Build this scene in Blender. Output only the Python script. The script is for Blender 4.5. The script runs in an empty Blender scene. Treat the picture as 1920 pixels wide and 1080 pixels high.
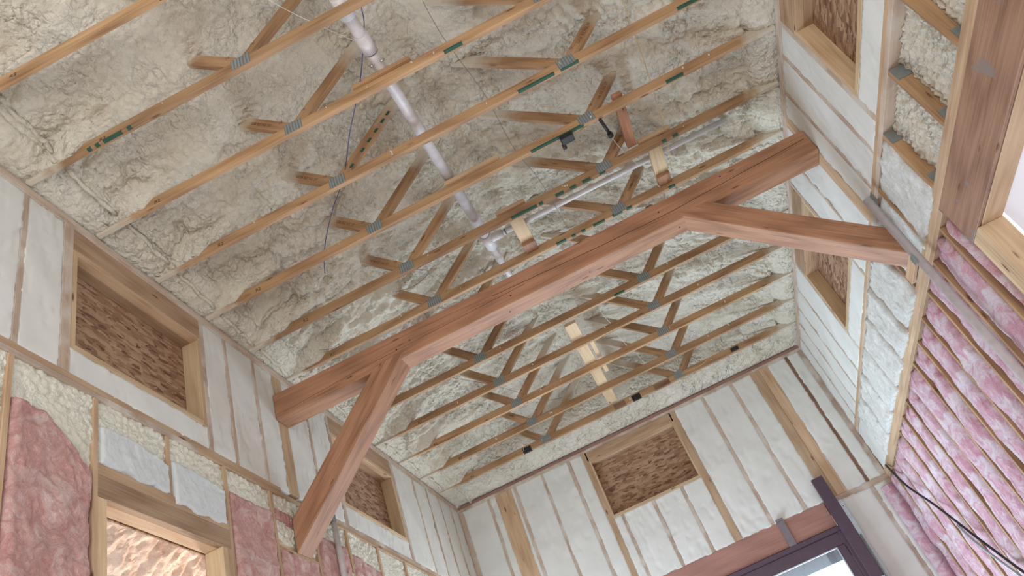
import bpy, bmesh, math, random
import numpy as np
from mathutils import Vector, Matrix
random.seed(7)
rng = np.random.default_rng(11)
sc = bpy.context.scene
COL = sc.collection

# ------------------------------------------------------------------ camera
cam_d = bpy.data.cameras.new('camera'); cam = bpy.data.objects.new('camera', cam_d); COL.objects.link(cam)
R = ((0.89158583, 0.32427477, -0.31610217), (-0.44638226, 0.51175211, -0.73406583), (-0.07627307, 0.7955851, 0.60102144))
cam.matrix_world = Matrix(((R[0][0], -R[1][0], -R[2][0], 0), (R[0][1], -R[1][1], -R[2][1], 0),
                           (R[0][2], -R[1][2], -R[2][2], 1.6), (0, 0, 0, 1)))
cam_d.sensor_width = 36; cam_d.lens = 1454.23 / 1920 * 36; cam_d.clip_start = .02
sc.camera = cam

# ------------------------------------------------------------------ light
w = bpy.data.worlds.new('world'); sc.world = w; w.use_nodes = True
bg = w.node_tree.nodes['Background']; bg.inputs[0].default_value = (0.93, 0.96, 1.0, 1); bg.inputs[1].default_value = 1.9
def area(name, loc, target, sx, sy, energy, color):
    d = bpy.data.lights.new(name, 'AREA'); d.shape = 'RECTANGLE'; d.size = sx; d.size_y = sy; d.energy = energy; d.color = color
    o = bpy.data.objects.new(name, d); COL.objects.link(o); o.location = loc
    o.rotation_euler = (Vector(target) - Vector(loc)).to_track_quat('-Z', 'Y').to_euler(); return o
area('added_rear_fill', (-0.6, -3.2, 2.0), (-0.3, 4, 5.0), 4.6, 3.0, 165, (1.0, .955, .88))  # soft fill added behind the camera, where the room is left open
area('daylight_sliding_door', (-0.2, 10.9, 1.9), (0.3, 5, 4.0), 3.4, 2.6, 310, (.88, .94, 1.0))
area('added_cool_fill_left', (-2.7, 8.0, 0.8), (2.2, 8.4, 1.9), 2.6, 1.3, 340, (.62, .80, 1.0))  # cool fill added low beside the left wall to brighten the right batts
area('daylight_right_opening', (3.6, 2.2, 2.6), (-1, 3, 3.6), 4.2, 2.2, 45, (1.0, .97, .98))
area('work_lamp_next_room', (-4.3, 7.4, 2.9), (-4.4, 4.6, 3.9), .5, .5, 120, (1.0, .76, .60))
sc.view_settings.view_transform = 'Standard'; sc.view_settings.look = 'None'
sc.view_settings.gamma = 1; sc.view_settings.use_curve_mapping = False; sc.view_settings.exposure = -0.13
try:
    sc.cycles.use_denoising = True; sc.cycles.max_bounces = 5; sc.cycles.diffuse_bounces = 4; sc.cycles.use_adaptive_sampling = True; sc.cycles.adaptive_threshold = .02; sc.cycles.caustics_reflective = False; sc.cycles.caustics_refractive = False
except Exception: pass

# ------------------------------------------------------------------ dimensions
XL, XR, YE, H = -2.889, 2.293, 9.970, 6.109
B1T, B1B = 4.800, 4.718          # belt plate
B2T, B2B = 4.185, 4.065          # lower double plate
YK = lambda k: 2.034 + .6096 * k
XC = (XL + XR) / 2

# ------------------------------------------------------------------ materials
def mat(name):
    m = bpy.data.materials.new(name); m.use_nodes = True; nt = m.node_tree
    return m, nt, nt.nodes['Principled BSDF']
def N(nt, t, **kw):
    n = nt.nodes.new(t)
    for k, v in kw.items():
        if hasattr(n, k): setattr(n, k, v)
        else: n.inputs[k.replace('_', ' ')].default_value = v
    return n
def L(nt, a, b): nt.links.new(a, b)
def ramp(nt, fac, stops):
    r = nt.nodes.new('ShaderNodeValToRGB'); e = r.color_ramp.elements
    e[0].position, e[0].color = stops[0][0], (*stops[0][1], 1)
    e[1].position, e[1].color = stops[-1][0], (*stops[-1][1], 1)
    for p, c in stops[1:-1]:
        x = e.new(p); x.color = (*c, 1)
    L(nt, fac, r.inputs[0]); return r
def mix(nt, fac, a, b, mode='MIX'):
    m = nt.nodes.new('ShaderNodeMix'); m.data_type = 'RGBA'; m.blend_type = mode
    for s, v in ((m.inputs[0], fac), (m.inputs[6], a), (m.inputs[7], b)):
        if hasattr(v, 'type') and not isinstance(v, (tuple, float, int)): L(nt, v, s)
        else: s.default_value = v if isinstance(v, (float, int)) else (*v, 1)
    return m.outputs[2]
def coords(nt, scale, space='Object', rnd=True):
    tc = N(nt, 'ShaderNodeTexCoord'); mp = N(nt, 'ShaderNodeMapping'); mp.inputs['Scale'].default_value = scale
    L(nt, tc.outputs[space], mp.inputs[0])
    if rnd:
        oi = N(nt, 'ShaderNodeObjectInfo'); mu = N(nt, 'ShaderNodeMath', operation='MULTIPLY'); mu.inputs[1].default_value = 37.0
        L(nt, oi.outputs['Random'], mu.inputs[0]); L(nt, mu.outputs[0], mp.inputs['Location'])
    return mp.outputs[0]
def bump(nt, bs, h, strength, dist=.01):
    b = N(nt, 'ShaderNodeBump'); b.inputs['Strength'].default_value = strength; b.inputs['Distance'].default_value = dist
    L(nt, h, b.inputs['Height'])
    L(nt, b.outputs[0], bs.inputs['Normal']); return b

def wood(name, light, mid, dark, knot=(.16, .07, .035), contrast=1.0, dust=None, dustamt=0.0, rough=.62, knots=True, spray=None):
    m, nt, bs = mat(name)
    v = coords(nt, (.9, 14, 14))
    n1 = N(nt, 'ShaderNodeTexNoise', Scale=1.6, Detail=5.0, Distortion=.6); L(nt, v, n1.inputs['Vector'])
    v2 = coords(nt, (1.2, 60, 60)); n2 = N(nt, 'ShaderNodeTexNoise', Scale=2.0, Detail=3.0); L(nt, v2, n2.inputs['Vector'])
    wv = N(nt, 'ShaderNodeTexWave', Scale=1.3, Distortion=7.0, Detail=2.0); wv.inputs['Detail Scale'].default_value = .6
    v3 = coords(nt, (.35, 9, 9)); L(nt, v3, wv.inputs['Vector'])
    a = ramp(nt, n1.outputs[0], [(.30, dark), (.5, mid), (.72, light)])
    c = mix(nt, .35 * contrast, a.outputs[0], ramp(nt, wv.outputs[0], [(0, dark), (.35, mid), (1, light)]).outputs[0])
    c = mix(nt, .22 * contrast, c, ramp(nt, n2.outputs[0], [(.35, dark), (.6, light)]).outputs[0])
    oi = N(nt, 'ShaderNodeObjectInfo')
    hs = N(nt, 'ShaderNodeHueSaturation'); mr = N(nt, 'ShaderNodeMapRange'); mr.inputs[3].default_value = .86; mr.inputs[4].default_value = 1.12
    L(nt, oi.outputs['Random'], mr.inputs[0]); L(nt, mr.outputs[0], hs.inputs['Value']); L(nt, c, hs.inputs['Color']); c = hs.outputs[0]
    if knots:
        v4 = coords(nt, (2.6, 11, 11)); vo = N(nt, 'ShaderNodeTexVoronoi', Scale=1.0); L(nt, v4, vo.inputs['Vector'])
        k = ramp(nt, vo.outputs['Distance'], [(.06, (1, 1, 1)), (.13, (0, 0, 0))])
        c = mix(nt, k.outputs[0], c, knot)
    if dust:
        v5 = coords(nt, (5, 5, 5), rnd=True); n5 = N(nt, 'ShaderNodeTexNoise', Scale=1.0, Detail=6.0); L(nt, v5, n5.inputs['Vector'])
        dr = ramp(nt, n5.outputs[0], [(.58 - dustamt * .5, (0, 0, 0)), (.66 - dustamt * .1, (.95, .95, .95))])
        c = mix(nt, dr.outputs[0], c, dust)
    if spray:   # dried foam overspray on the buried ends
        tc = N(nt, 'ShaderNodeTexCoord'); sx = N(nt, 'ShaderNodeSeparateXYZ'); L(nt, tc.outputs['Generated'], sx.inputs[0])
        v6 = coords(nt, (9, 9, 9)); n6 = N(nt, 'ShaderNodeTexNoise', Scale=1.0, Detail=4.0); L(nt, v6, n6.inputs['Vector'])
        if spray == 'chord':
            s1 = N(nt, 'ShaderNodeMath', operation='SUBTRACT'); s1.inputs[1].default_value = .5; L(nt, sx.outputs[0], s1.inputs[0])
            s2 = N(nt, 'ShaderNodeMath', operation='ABSOLUTE'); L(nt, s1.outputs[0], s2.inputs[0]); src = s2.outputs[0]; lo, hi, am = .435, .475, .10
        else: src = sx.outputs[0]; lo, hi, am = .60, .80, .30
        ad = N(nt, 'ShaderNodeMath', operation='MULTIPLY_ADD'); ad.inputs[1].default_value = am; L(nt, n6.outputs[0], ad.inputs[0]); L(nt, src, ad.inputs[2])
        fr = ramp(nt, ad.outputs[0], [(lo + am * .5 - .04 * (spray == 'web'), (0, 0, 0)), (hi + am * .5, (.88, .88, .88))])
        c = mix(nt, fr.outputs[0], c, (.60, .55, .46))
    L(nt, c, bs.inputs['Base Color']); bs.inputs['Roughness'].default_value = rough
    bump(nt, bs, n2.outputs[0], .25, .002); return m
M = {}
M['chord'] = wood('truss_lumber', (.51, .315, .165), (.40, .235, .115), (.21, .105, .048), contrast=1.3)
M['tchord'] = wood('truss_chord_lumber', (.52, .325, .17), (.41, .24, .118), (.21, .105, .048), contrast=1.3, spray='chord')
M['web'] = wood('web_lumber', (.48, .295, .155), (.37, .21, .105), (.19, .09, .042), contrast=1.3, spray='web')
M['beam'] = wood('timber_fir', (.47, .245, .140), (.37, .180, .098), (.20, .085, .045), contrast=1.35)
M['stud'] = wood('stud_lumber', (.60, .43, .28), (.50, .34, .21), (.36, .21, .115))
M['pale'] = wood('new_pale_lumber', (.68, .52, .33), (.60, .43, .26), (.44, .29, .16))
M['dusty'] = wood('dusty_stud', (.56, .44, .345), (.475, .36, .28), (.37, .255, .19), dust=(.60, .53, .46), dustamt=.25, knots=False, rough=.85)
M['hdr'] = wood('header_lumber', (.48, .335, .215), (.39, .255, .16), (.25, .145, .08), contrast=1.3)
M['bighdr'] = wood('opening_header_timber', (.47, .28, .185), (.37, .205, .13), (.22, .11, .07), contrast=1.3, dust=(.25, .20, .18), dustamt=-.12)
M['dark'] = wood('old_brown_lumber', (.30, .165, .10), (.23, .12, .07), (.12, .06, .035))
M['lvl'] = wood('door_header_lumber', (.42, .22, .17), (.35, .175, .14), (.25, .12, .095), knots=False)

def foam_mat(name, a, b, cell=26, bs_=.55, fine=1.0, crack=True, tint=None):
    m, nt, bs = mat(name)
    v = coords(nt, (1, 1, 1), rnd=False)
    n = N(nt, 'ShaderNodeTexNoise', Scale=2.3, Detail=6.0); L(nt, v, n.inputs['Vector'])
    c = ramp(nt, n.outputs[0], [(.35, a), (.65, b)]).outputs[0]
    nw = N(nt, 'ShaderNodeTexNoise', Scale=9.0, Detail=3.0); L(nt, v, nw.inputs['Vector'])
    vm = N(nt, 'ShaderNodeVectorMath', operation='MULTIPLY_ADD'); vm.inputs[1].default_value = (.12, .12, .12)
    L(nt, nw.outputs['Color'], vm.inputs[0]); L(nt, v, vm.inputs[2])
    vo = N(nt, 'ShaderNodeTexVoronoi', Scale=cell, feature='DISTANCE_TO_EDGE'); L(nt, vm.outputs[0], vo.inputs['Vector'])
    vs = N(nt, 'ShaderNodeTexVoronoi', Scale=cell * 2.3, feature='SMOOTH_F1'); L(nt, vm.outputs[0], vs.inputs['Vector'])
    n3 = N(nt, 'ShaderNodeTexNoise', Scale=cell * 3, Detail=4.0); L(nt, v, n3.inputs['Vector'])
    L(nt, c, bs.inputs['Base Color']); bs.inputs['Roughness'].default_value = .78
    if crack:
        vb = N(nt, 'ShaderNodeTexVoronoi', Scale=cell, feature='SMOOTH_F1'); vb.inputs['Smoothness'].default_value = .25; L(nt, vm.outputs[0], vb.inputs['Vector'])
        nm = N(nt, 'ShaderNodeTexNoise', Scale=3.1, Detail=4.0); L(nt, v, nm.inputs['Vector'])
        mk = ramp(nt, nm.outputs[0], [(.40, (.12, .12, .12)), (.60, (1, 1, 1))])
        def MA(a, k, b):
            q = N(nt, 'ShaderNodeMath', operation='MULTIPLY_ADD'); L(nt, a, q.inputs[0]); q.inputs[1].default_value = k
            if b is None: q.inputs[2].default_value = 0
            else: L(nt, b, q.inputs[2])
            return q.outputs[0]
        h = MA(vb.outputs['Distance'], -1.5, None); h = MA(vs.outputs['Distance'], -.75, h)
        mu = N(nt, 'ShaderNodeMath', operation='MULTIPLY'); L(nt, h, mu.inputs[0]); L(nt, mk.outputs[0], mu.inputs[1])
        nr = N(nt, 'ShaderNodeTexNoise', Scale=cell * .9, Detail=6.0, Roughness=.62, Distortion=1.6); L(nt, v, nr.inputs['Vector'])
        ck = ramp(nt, vo.outputs['Distance'], [(0, (0, 0, 0)), (.035, (1, 1, 1))])
        n7 = N(nt, 'ShaderNodeTexNoise', Scale=6.0, Detail=2.0); L(nt, v, n7.inputs['Vector'])
        cm = ramp(nt, n7.outputs[0], [(.50, (0, 0, 0)), (.60, (1, 1, 1))])
        cq = N(nt, 'ShaderNodeMath', operation='MULTIPLY'); inv = MA(ck.outputs[0], -1.0, None); iv = N(nt, 'ShaderNodeMath', operation='ADD'); iv.inputs[1].default_value = 1.0; L(nt, inv, iv.inputs[0])
        L(nt, iv.outputs[0], cq.inputs[0]); L(nt, cm.outputs[0], cq.inputs[1])
        h2 = MA(nr.outputs[0], .9 * fine, mu.outputs[0]); h2 = MA(cq.outputs[0], -.13, h2)
        bump(nt, bs, h2, bs_, .026)
    else:
        bump(nt, bs, n3.outputs[0], bs_, .006)
    return m
M['foam'] = foam_mat('spray_foam_ceiling', (.64, .585, .475), (.695, .655, .56), cell=20, bs_=.9, fine=.8)
M['wfoam'] = foam_mat('spray_foam_wall_shaved', (.66, .66, .625), (.74, .74, .705), cell=60, bs_=.10, crack=False)
M['lfoam'] = foam_mat('spray_foam_lumpy', (.72, .70, .58), (.80, .785, .69), cell=42, bs_=.5)
M['ofoam'] = foam_mat('spray_foam_next_room', (.80, .66, .55), (.85, .74, .65), cell=14, bs_=.6)

def batt_mat(name, stops, scale=7, bs_=.9):
    m, nt, bs = mat(name)
    v = coords(nt, (1, 1, 1), rnd=False)
    n0 = N(nt, 'ShaderNodeTexNoise', Scale=scale * .5, Detail=3.0); L(nt, v, n0.inputs['Vector'])
    vm = N(nt, 'ShaderNodeVectorMath', operation='MULTIPLY_ADD'); vm.inputs[1].default_value = (.5, .5, .5)
    L(nt, n0.outputs['Color'], vm.inputs[0]); L(nt, v, vm.inputs[2])
    n1 = N(nt, 'ShaderNodeTexNoise', Scale=scale, Detail=9.0, Roughness=.65, Distortion=1.2); L(nt, vm.outputs[0], n1.inputs['Vector'])
    n2 = N(nt, 'ShaderNodeTexNoise', Scale=scale * 9, Detail=4.0, Distortion=2.5); L(nt, vm.outputs[0], n2.inputs['Vector'])
    c = ramp(nt, n1.outputs[0], stops).outputs[0]
    c = mix(nt, .25, c, ramp(nt, n2.outputs[0], [(.35, stops[0][1]), (.65, stops[-1][1])]).outputs[0])
    L(nt, c, bs.inputs['Base Color']); bs.inputs['Roughness'].default_value = .95
    ad = N(nt, 'ShaderNodeMath', operation='MULTIPLY_ADD'); ad.inputs[1].default_value = .45
    L(nt, n2.outputs[0], ad.inputs[0]); L(nt, n1.outputs[0], ad.inputs[2])
    bump(nt, bs, ad.outputs[0], bs_, .03); return m
M['pink'] = batt_mat('pink_fiberglass', [(.32, (.44, .18, .165)), (.5, (.60, .335, .305)), (.66, (.74, .56, .52))], bs_=.7)
M['pinkr'] = batt_mat('pink_fiberglass_right', [(.30, (.43, .12, .19)), (.44, (.56, .31, .37)), (.58, (.66, .575, .61))], scale=6, bs_=.6)
M['white_batt'] = batt_mat('white_fiberglass', [(.32, (.68, .66, .60)), (.6, (.82, .82, .79))], scale=9, bs_=.7)
M['sheet_batt'] = batt_mat('white_smooth_batt', [(.3, (.58, .62, .62)), (.7, (.70, .73, .74))], scale=5, bs_=.35)

def osb_mat():
    m, nt, bs = mat('osb_board')
    cols = None; tc = N(nt, 'ShaderNodeTexCoord')
    wn = N(nt, 'ShaderNodeTexNoise', Scale=6.0, Detail=3.0); L(nt, tc.outputs['Object'], wn.inputs['Vector'])
    wa = N(nt, 'ShaderNodeVectorMath', operation='MULTIPLY_ADD'); wa.inputs[1].default_value = (.03, .03, .03); L(nt, wn.outputs['Color'], wa.inputs[0]); L(nt, tc.outputs['Object'], wa.inputs[2])
    for i, (rot, sx, sy) in enumerate(((.1, 5, 20), (.5, 7, 30), (-.45, 8, 34), (.2, 7, 40), (-.15, 10, 46))):
        m1 = N(nt, 'ShaderNodeMapping'); m1.inputs['Rotation'].default_value = (0, 0, rot); m1.inputs['Location'].default_value = (i * 3.1, i, 0); L(nt, wa.outputs[0], m1.inputs[0])
        mp = N(nt, 'ShaderNodeMapping'); mp.inputs['Scale'].default_value = (sx, sy, sy); L(nt, m1.outputs[0], mp.inputs[0])
        vo = N(nt, 'ShaderNodeTexVoronoi', Scale=1.0); L(nt, mp.outputs[0], vo.inputs['Vector']); se_ = N(nt, 'ShaderNodeSeparateColor'); L(nt, vo.outputs['Color'], se_.inputs[0])
        r = ramp(nt, se_.outputs[0], [(0, (.13, .06, .035)), (.15, (.23, .12, .07)), (.5, (.33, .195, .115)), (.85, (.43, .285, .18))])
        if cols is None: cols = r.outputs[0]
        else:
            f = ramp(nt, se_.outputs[1], [(.57, (0, 0, 0)), (.59, (1, 1, 1))]); cols = mix(nt, f.outputs[0], cols, r.outputs[0])
    L(nt, cols, bs.inputs['Base Color']); bs.inputs['Roughness'].default_value = .75
    bump(nt, bs, cols, .5, .004); return m
M['osb'] = osb_mat()

def plain(name, col, rough=.5, metal=0.0, **kw):
    m, nt, bs = mat(name)
    v = coords(nt, (1, 1, 1)); n = N(nt, 'ShaderNodeTexNoise', Scale=18.0, Detail=4.0); L(nt, v, n.inputs['Vector'])
    c = ramp(nt, n.outputs[0], [(.3, tuple(x * .88 for x in col)), (.7, tuple(min(1, x * 1.08) for x in col))])
    L(nt, c.outputs[0], bs.inputs['Base Color']); bs.inputs['Roughness'].default_value = rough; bs.inputs['Metallic'].default_value = metal
    for k, x in kw.items(): bs.inputs[k.replace('_', ' ')].default_value = x
    return m
M['plate'] = plain('galvanised_plate', (.23, .25, .25), .5, .35)
M['plateL'] = plain('galvanised_rib', (.33, .36, .36), .42, .35)
M['pvc'] = plain('white_pvc', (.70, .68, .70), .35)
M['pvcg'] = plain('grey_lavender_conduit', (.52, .48, .49), .45)
M['green'] = plain('green_lumber_paint', (.02, .085, .055), .7)
M['ink'] = plain('black_ink', (.03, .02, .018), .8)
M['brownink'] = plain('faded_brown_ink', (.13, .055, .03), .8)
M['black'] = plain('black_plastic', (.012, .012, .014), .45)
M['blue'] = plain('blue_wire', (.04, .06, .20), .4)
M['grey_wire'] = plain('grey_wire', (.16, .16, .15), .5)
M['string'] = plain('white_string', (.75, .72, .66), .8)
M['yellow'] = plain('yellow_cord', (.55, .42, .18), .7)
M['frame'] = plain('aubergine_frame', (.075, .042, .066), .38)
M['alu'] = plain('aluminium_channel', (.42, .46, .50), .35, .5)
M['strap'] = plain('grey_strap', (.21, .18, .20), .5, .3)
M['shiny'] = plain('shiny_strap', (.6, .6, .6), .25, .9)
M['floor'] = plain('plywood_floor', (.42, .34, .25), .8)
M['chip'] = plain('foam_crumb', (.80, .77, .68), .8)
gm, gnt, gbs = mat('door_glass'); gbs.inputs['Transmission Weight'].default_value = 1; gbs.inputs['Roughness'].default_value = .02; gtr = N(gnt, 'ShaderNodeBsdfTransparent'); gtr.inputs[0].default_value = (.86, .93, .96, 1); ggl = N(gnt, 'ShaderNodeBsdfGlossy'); ggl.inputs['Roughness'].default_value = .02; gmx = N(gnt, 'ShaderNodeMixShader'); gmx.inputs[0].default_value = .10
L(gnt, gtr.outputs[0], gmx.inputs[1]); L(gnt, ggl.outputs[0], gmx.inputs[2]); L(gnt, gmx.outputs[0], gnt.nodes['Material Output'].inputs[0])
M['glass'] = gm
pm, pnt, pbs = mat('poly_sheet'); pbs.inputs['Base Color'].default_value = (.62, .58, .62, 1); pbs.inputs['Roughness'].default_value = .5
tr = N(pnt, 'ShaderNodeBsdfTranslucent'); tr.inputs[0].default_value = (.55, .52, .55, 1); mx = N(pnt, 'ShaderNodeMixShader'); mx.inputs[0].default_value = .55
L(pnt, pbs.outputs[0], mx.inputs[1]); L(pnt, tr.outputs[0], mx.inputs[2]); L(pnt, mx.outputs[0], pnt.nodes['Material Output'].inputs[0])
M['poly'] = pm

# ------------------------------------------------------------------ object helpers
def tag(o, label, cat, group=None):
    o['label'] = label; o['category'] = cat
    if group: o['group'] = group
    return o
def empty(name, loc=(0, 0, 0)):
    o = bpy.data.objects.new(name, None); COL.objects.link(o); o.location = loc; o.empty_display_size = .1; return o
def struct(name, loc=(0, 0, 0)):
    o = empty(name, loc); o['kind'] = 'structure'; return o
def place(o, Mw, parent):
    """Mw: wanted world matrix; parents are only ever translated or hold a plain matrix_basis."""
    if parent is not None:
        o.parent = parent
        P = parent['_M'] if '_M' in parent else None
        o.matrix_basis = world_of(parent).inverted() @ Mw
    else: o.matrix_basis = Mw
def world_of(o):
    m = o.matrix_basis.copy(); p = o.parent
    while p is not None: m = p.matrix_basis @ m; p = p.parent
    return m
def link(name, me, material, Mw, parent):
    o = bpy.data.objects.new(name, me); COL.objects.link(o)
    if material is not None: me.materials.append(material)
    place(o, Mw, parent); return o
def frame(origin, X, Z):
    X = Vector(X).normalized(); Z = Vector(Z); Z = (Z - Z.dot(X) * X).normalized(); Y = Z.cross(X)
    return Matrix(((X.x, Y.x, Z.x, origin[0]), (X.y, Y.y, Z.y, origin[1]), (X.z, Y.z, Z.z, origin[2]), (0, 0, 0, 1)))
def board(name, m, parent, a, b, wy, hz, up=(0, 0, 1), bev=.003):
    """sawn board from a to b; hz along up, wy across"""
    a, b = Vector(a), Vector(b); ln = (b - a).length
    Mw = frame((a + b) / 2, b - a, up); bm = bmesh.new()
    bmesh.ops.create_cube(bm, size=1, matrix=Matrix.Diagonal((ln, wy, hz, 1)))
    if bev: bmesh.ops.bevel(bm, geom=list(bm.edges), offset=min(bev, wy * .3, hz * .3), segments=1, affect='EDGES')
    me = bpy.data.meshes.new(name); bm.to_mesh(me); bm.free(); return link(name, me, m, Mw, parent)
def box(name, m, parent, x0, x1, y0, y1, z0, z1, axis=None, bev=.002):
    d = (abs(x1 - x0), abs(y1 - y0), abs(z1 - z0)); ax = 'xyz'.index(axis) if axis else d.index(max(d))
    c = Vector(((x0 + x1) / 2, (y0 + y1) / 2, (z0 + z1) / 2)); e = Vector((0, 0, 0)); e[ax] = d[ax] / 2
    up = (0, 0, 1) if ax != 2 else (1, 0, 0)
    if ax == 0: wy, hz = d[1], d[2]
    elif ax == 1: wy, hz = d[0], d[2]
    else: wy, hz = d[1], d[0]
    return board(name, m, parent, c - e, c + e, wy, hz, up, bev)
def prism(name, m, parent, pts, ext, X, Z=(0, 0, 1), bev=.002):
    """planar polygon pts (world) extruded by ext; local X along the grain"""
    c = sum((Vector(p) for p in pts), Vector()) / len(pts); Mw = frame(c, X, Z); inv = Mw.inverted(); ext = Vector(ext)
    bm = bmesh.new(); v0 = [bm.verts.new(inv @ Vector(p)) for p in pts]; v1 = [bm.verts.new(inv @ (Vector(p) + ext)) for p in pts]
    n = len(pts); bm.faces.new(v0); bm.faces.new(v1[::-1])
    for i in range(n): bm.faces.new((v0[i], v1[i], v1[(i + 1) % n], v0[(i + 1) % n]))
    bmesh.ops.recalc_face_normals(bm, faces=list(bm.faces))
    if bev: bmesh.ops.bevel(bm, geom=list(bm.edges), offset=bev, segments=1, affect='EDGES')
    me = bpy.data.meshes.new(name); bm.to_mesh(me); bm.free(); return link(name, me, m, Mw, parent)
def tube(name, m, parent, pts, r, seg=12, smooth_pts=0, caps=True):
    pts = [Vector(p) for p in pts]
    if smooth_pts:
        out = []
        for i in range(len(pts) - 1):
            p0 = pts[max(i - 1, 0)]; p1 = pts[i]; p2 = pts[i + 1]; p3 = pts[min(i + 2, len(pts) - 1)]
            for j in range(smooth_pts):
                t = j / smooth_pts
                out.append(.5 * ((2 * p1) + (p2 - p0) * t + (2 * p0 - 5 * p1 + 4 * p2 - p3) * t * t + (3 * p1 - p0 - 3 * p2 + p3) * t ** 3))
        pts = out + [pts[-1]]
    bm = bmesh.new(); rings = []; rs = r if isinstance(r, (list, tuple)) else [r] * len(pts)
    up = None
    for i, p in enumerate(pts):
        d = (pts[min(i + 1, len(pts) - 1)] - pts[max(i - 1, 0)]).normalized()
        if up is None: up = d.orthogonal().normalized()
        up = (up - up.dot(d) * d).normalized(); s = d.cross(up)
        rings.append([bm.verts.new(p - pts[0] + rs[i] * (math.cos(a) * up + math.sin(a) * s)) for a in [2 * math.pi * k / seg for k in range(seg)]])
    for i in range(len(rings) - 1):
        for k in range(seg):
            f = bm.faces.new((rings[i][k], rings[i][(k + 1) % seg], rings[i + 1][(k + 1) % seg], rings[i + 1][k])); f.smooth = True
    if caps: bm.faces.new(rings[0][::-1]); bm.faces.new(rings[-1])
    bmesh.ops.recalc_face_normals(bm, faces=list(bm.faces))
    me = bpy.data.meshes.new(name); bm.to_mesh(me); bm.free(); return link(name, me, m, Matrix.Translation(pts[0]), parent)

# ------------------------------------------------------------------ numpy noise
TB = rng.random((256, 256))
def vnoise(x, y, s=0):
    xi = np.floor(x).astype(int); yi = np.floor(y).astype(int); fx = x - xi; fy = y - yi
    fx = fx * fx * (3 - 2 * fx); fy = fy * fy * (3 - 2 * fy)
    g = lambda a, b: TB[(a + s * 57) & 255, (b + s * 101) & 255]
    return (g(xi, yi) * (1 - fx) + g(xi + 1, yi) * fx) * (1 - fy) + (g(xi, yi + 1) * (1 - fx) + g(xi + 1, yi + 1) * fx) * fy
def fbm(x, y, o=4, s=0, gain=.5):
    r = 0; a = 1; t = 0
    for i in range(o): r = r + a * vnoise(x * 2 ** i + 13.7 * i, y * 2 ** i + 7.3 * i, s + i); t += a; a *= gain
    return r / t
def worley(x, y, s=0):
    xi = np.floor(x).astype(int); yi = np.floor(y).astype(int); f1 = np.full(x.shape, 9.); f2 = np.full(x.shape, 9.)
    for dx in (-1, 0, 1):
        for dy in (-1, 0, 1):
            cx = xi + dx; cy = yi + dy
            px = cx + TB[(cx + s * 31) & 255, (cy + 17) & 255]; py = cy + TB[(cx + 91) & 255, (cy + s * 43 + 5) & 255]
            d = np.sqrt((x - px) ** 2 + (y - py) ** 2); n = d < f1
            f2 = np.where(n, f1, np.minimum(f2, d)); f1 = np.where(n, d, f1)
    return f1, f2
def grid_mesh(name, P, closed_depth=None, normal=None):
    """P: (nv,nu,3) local coordinates"""
    nv, nu, _ = P.shape; V = P.reshape(-1, 3)
    idx = np.arange(nu * nv).reshape(nv, nu)
    q = np.stack([idx[:-1, :-1], idx[:-1, 1:], idx[1:, 1:], idx[1:, :-1]], -1).reshape(-1, 4)
    if closed_depth:
        ring = np.concatenate([idx[0, :], idx[1:, -1], idx[-1, -2::-1], idx[-2:0:-1, 0]])
        back = V[ring] - np.array(normal) * closed_depth[1]
        # flatten skirt to a common back plane
        base = len(V); V = np.concatenate([V, back]); m = len(ring); k = np.arange(m)
        q = np.concatenate([q, np.stack([ring[(k + 1) % m], ring[k], base + k, base + (k + 1) % m], -1)])
    me = bpy.data.meshes.new(name); me.vertices.add(len(V)); me.vertices.foreach_set('co', V.astype(np.float32).ravel())
    me.loops.add(len(q) * 4); me.loops.foreach_set('vertex_index', q.astype(np.int32).ravel())
    me.polygons.add(len(q)); me.polygons.foreach_set('loop_start', np.arange(0, len(q) * 4, 4, dtype=np.int32))
    try: me.polygons.foreach_set('loop_total', np.full(len(q), 4, dtype=np.int32))
    except Exception: pass
    me.polygons.foreach_set('use_smooth', np.ones(len(q), dtype=bool))
    me.update(); me.validate(); return me
def panel(name, m, parent, O, U, V, NN, wd, ht, step, hf, depth=.05, warp=None):
    """relief panel: O + u*U + v*V + h(u,v)*N, with closed sides"""
    nu = max(3, int(wd / step) + 1); nv = max(3, int(ht / step) + 1)
    u, v = np.meshgrid(np.linspace(0, wd, nu), np.linspace(0, ht, nv)); O, U, V, NN = map(np.array, (O, U, V, NN))
    h = hf(u, v)
    uu, vv = (u, v) if warp is None else warp(u, v)
    P = uu[..., None] * U + vv[..., None] * V + h[..., None] * NN
    c = P.reshape(-1, 3).mean(0)
    if np.dot(np.cross(U, V), NN) < 0: P = P[:, ::-1]
    me = grid_mesh(name, P - c, closed_depth=(1, depth), normal=NN)
    return link(name, me, m, Matrix.Translation(Vector(O + c)), parent)

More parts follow.
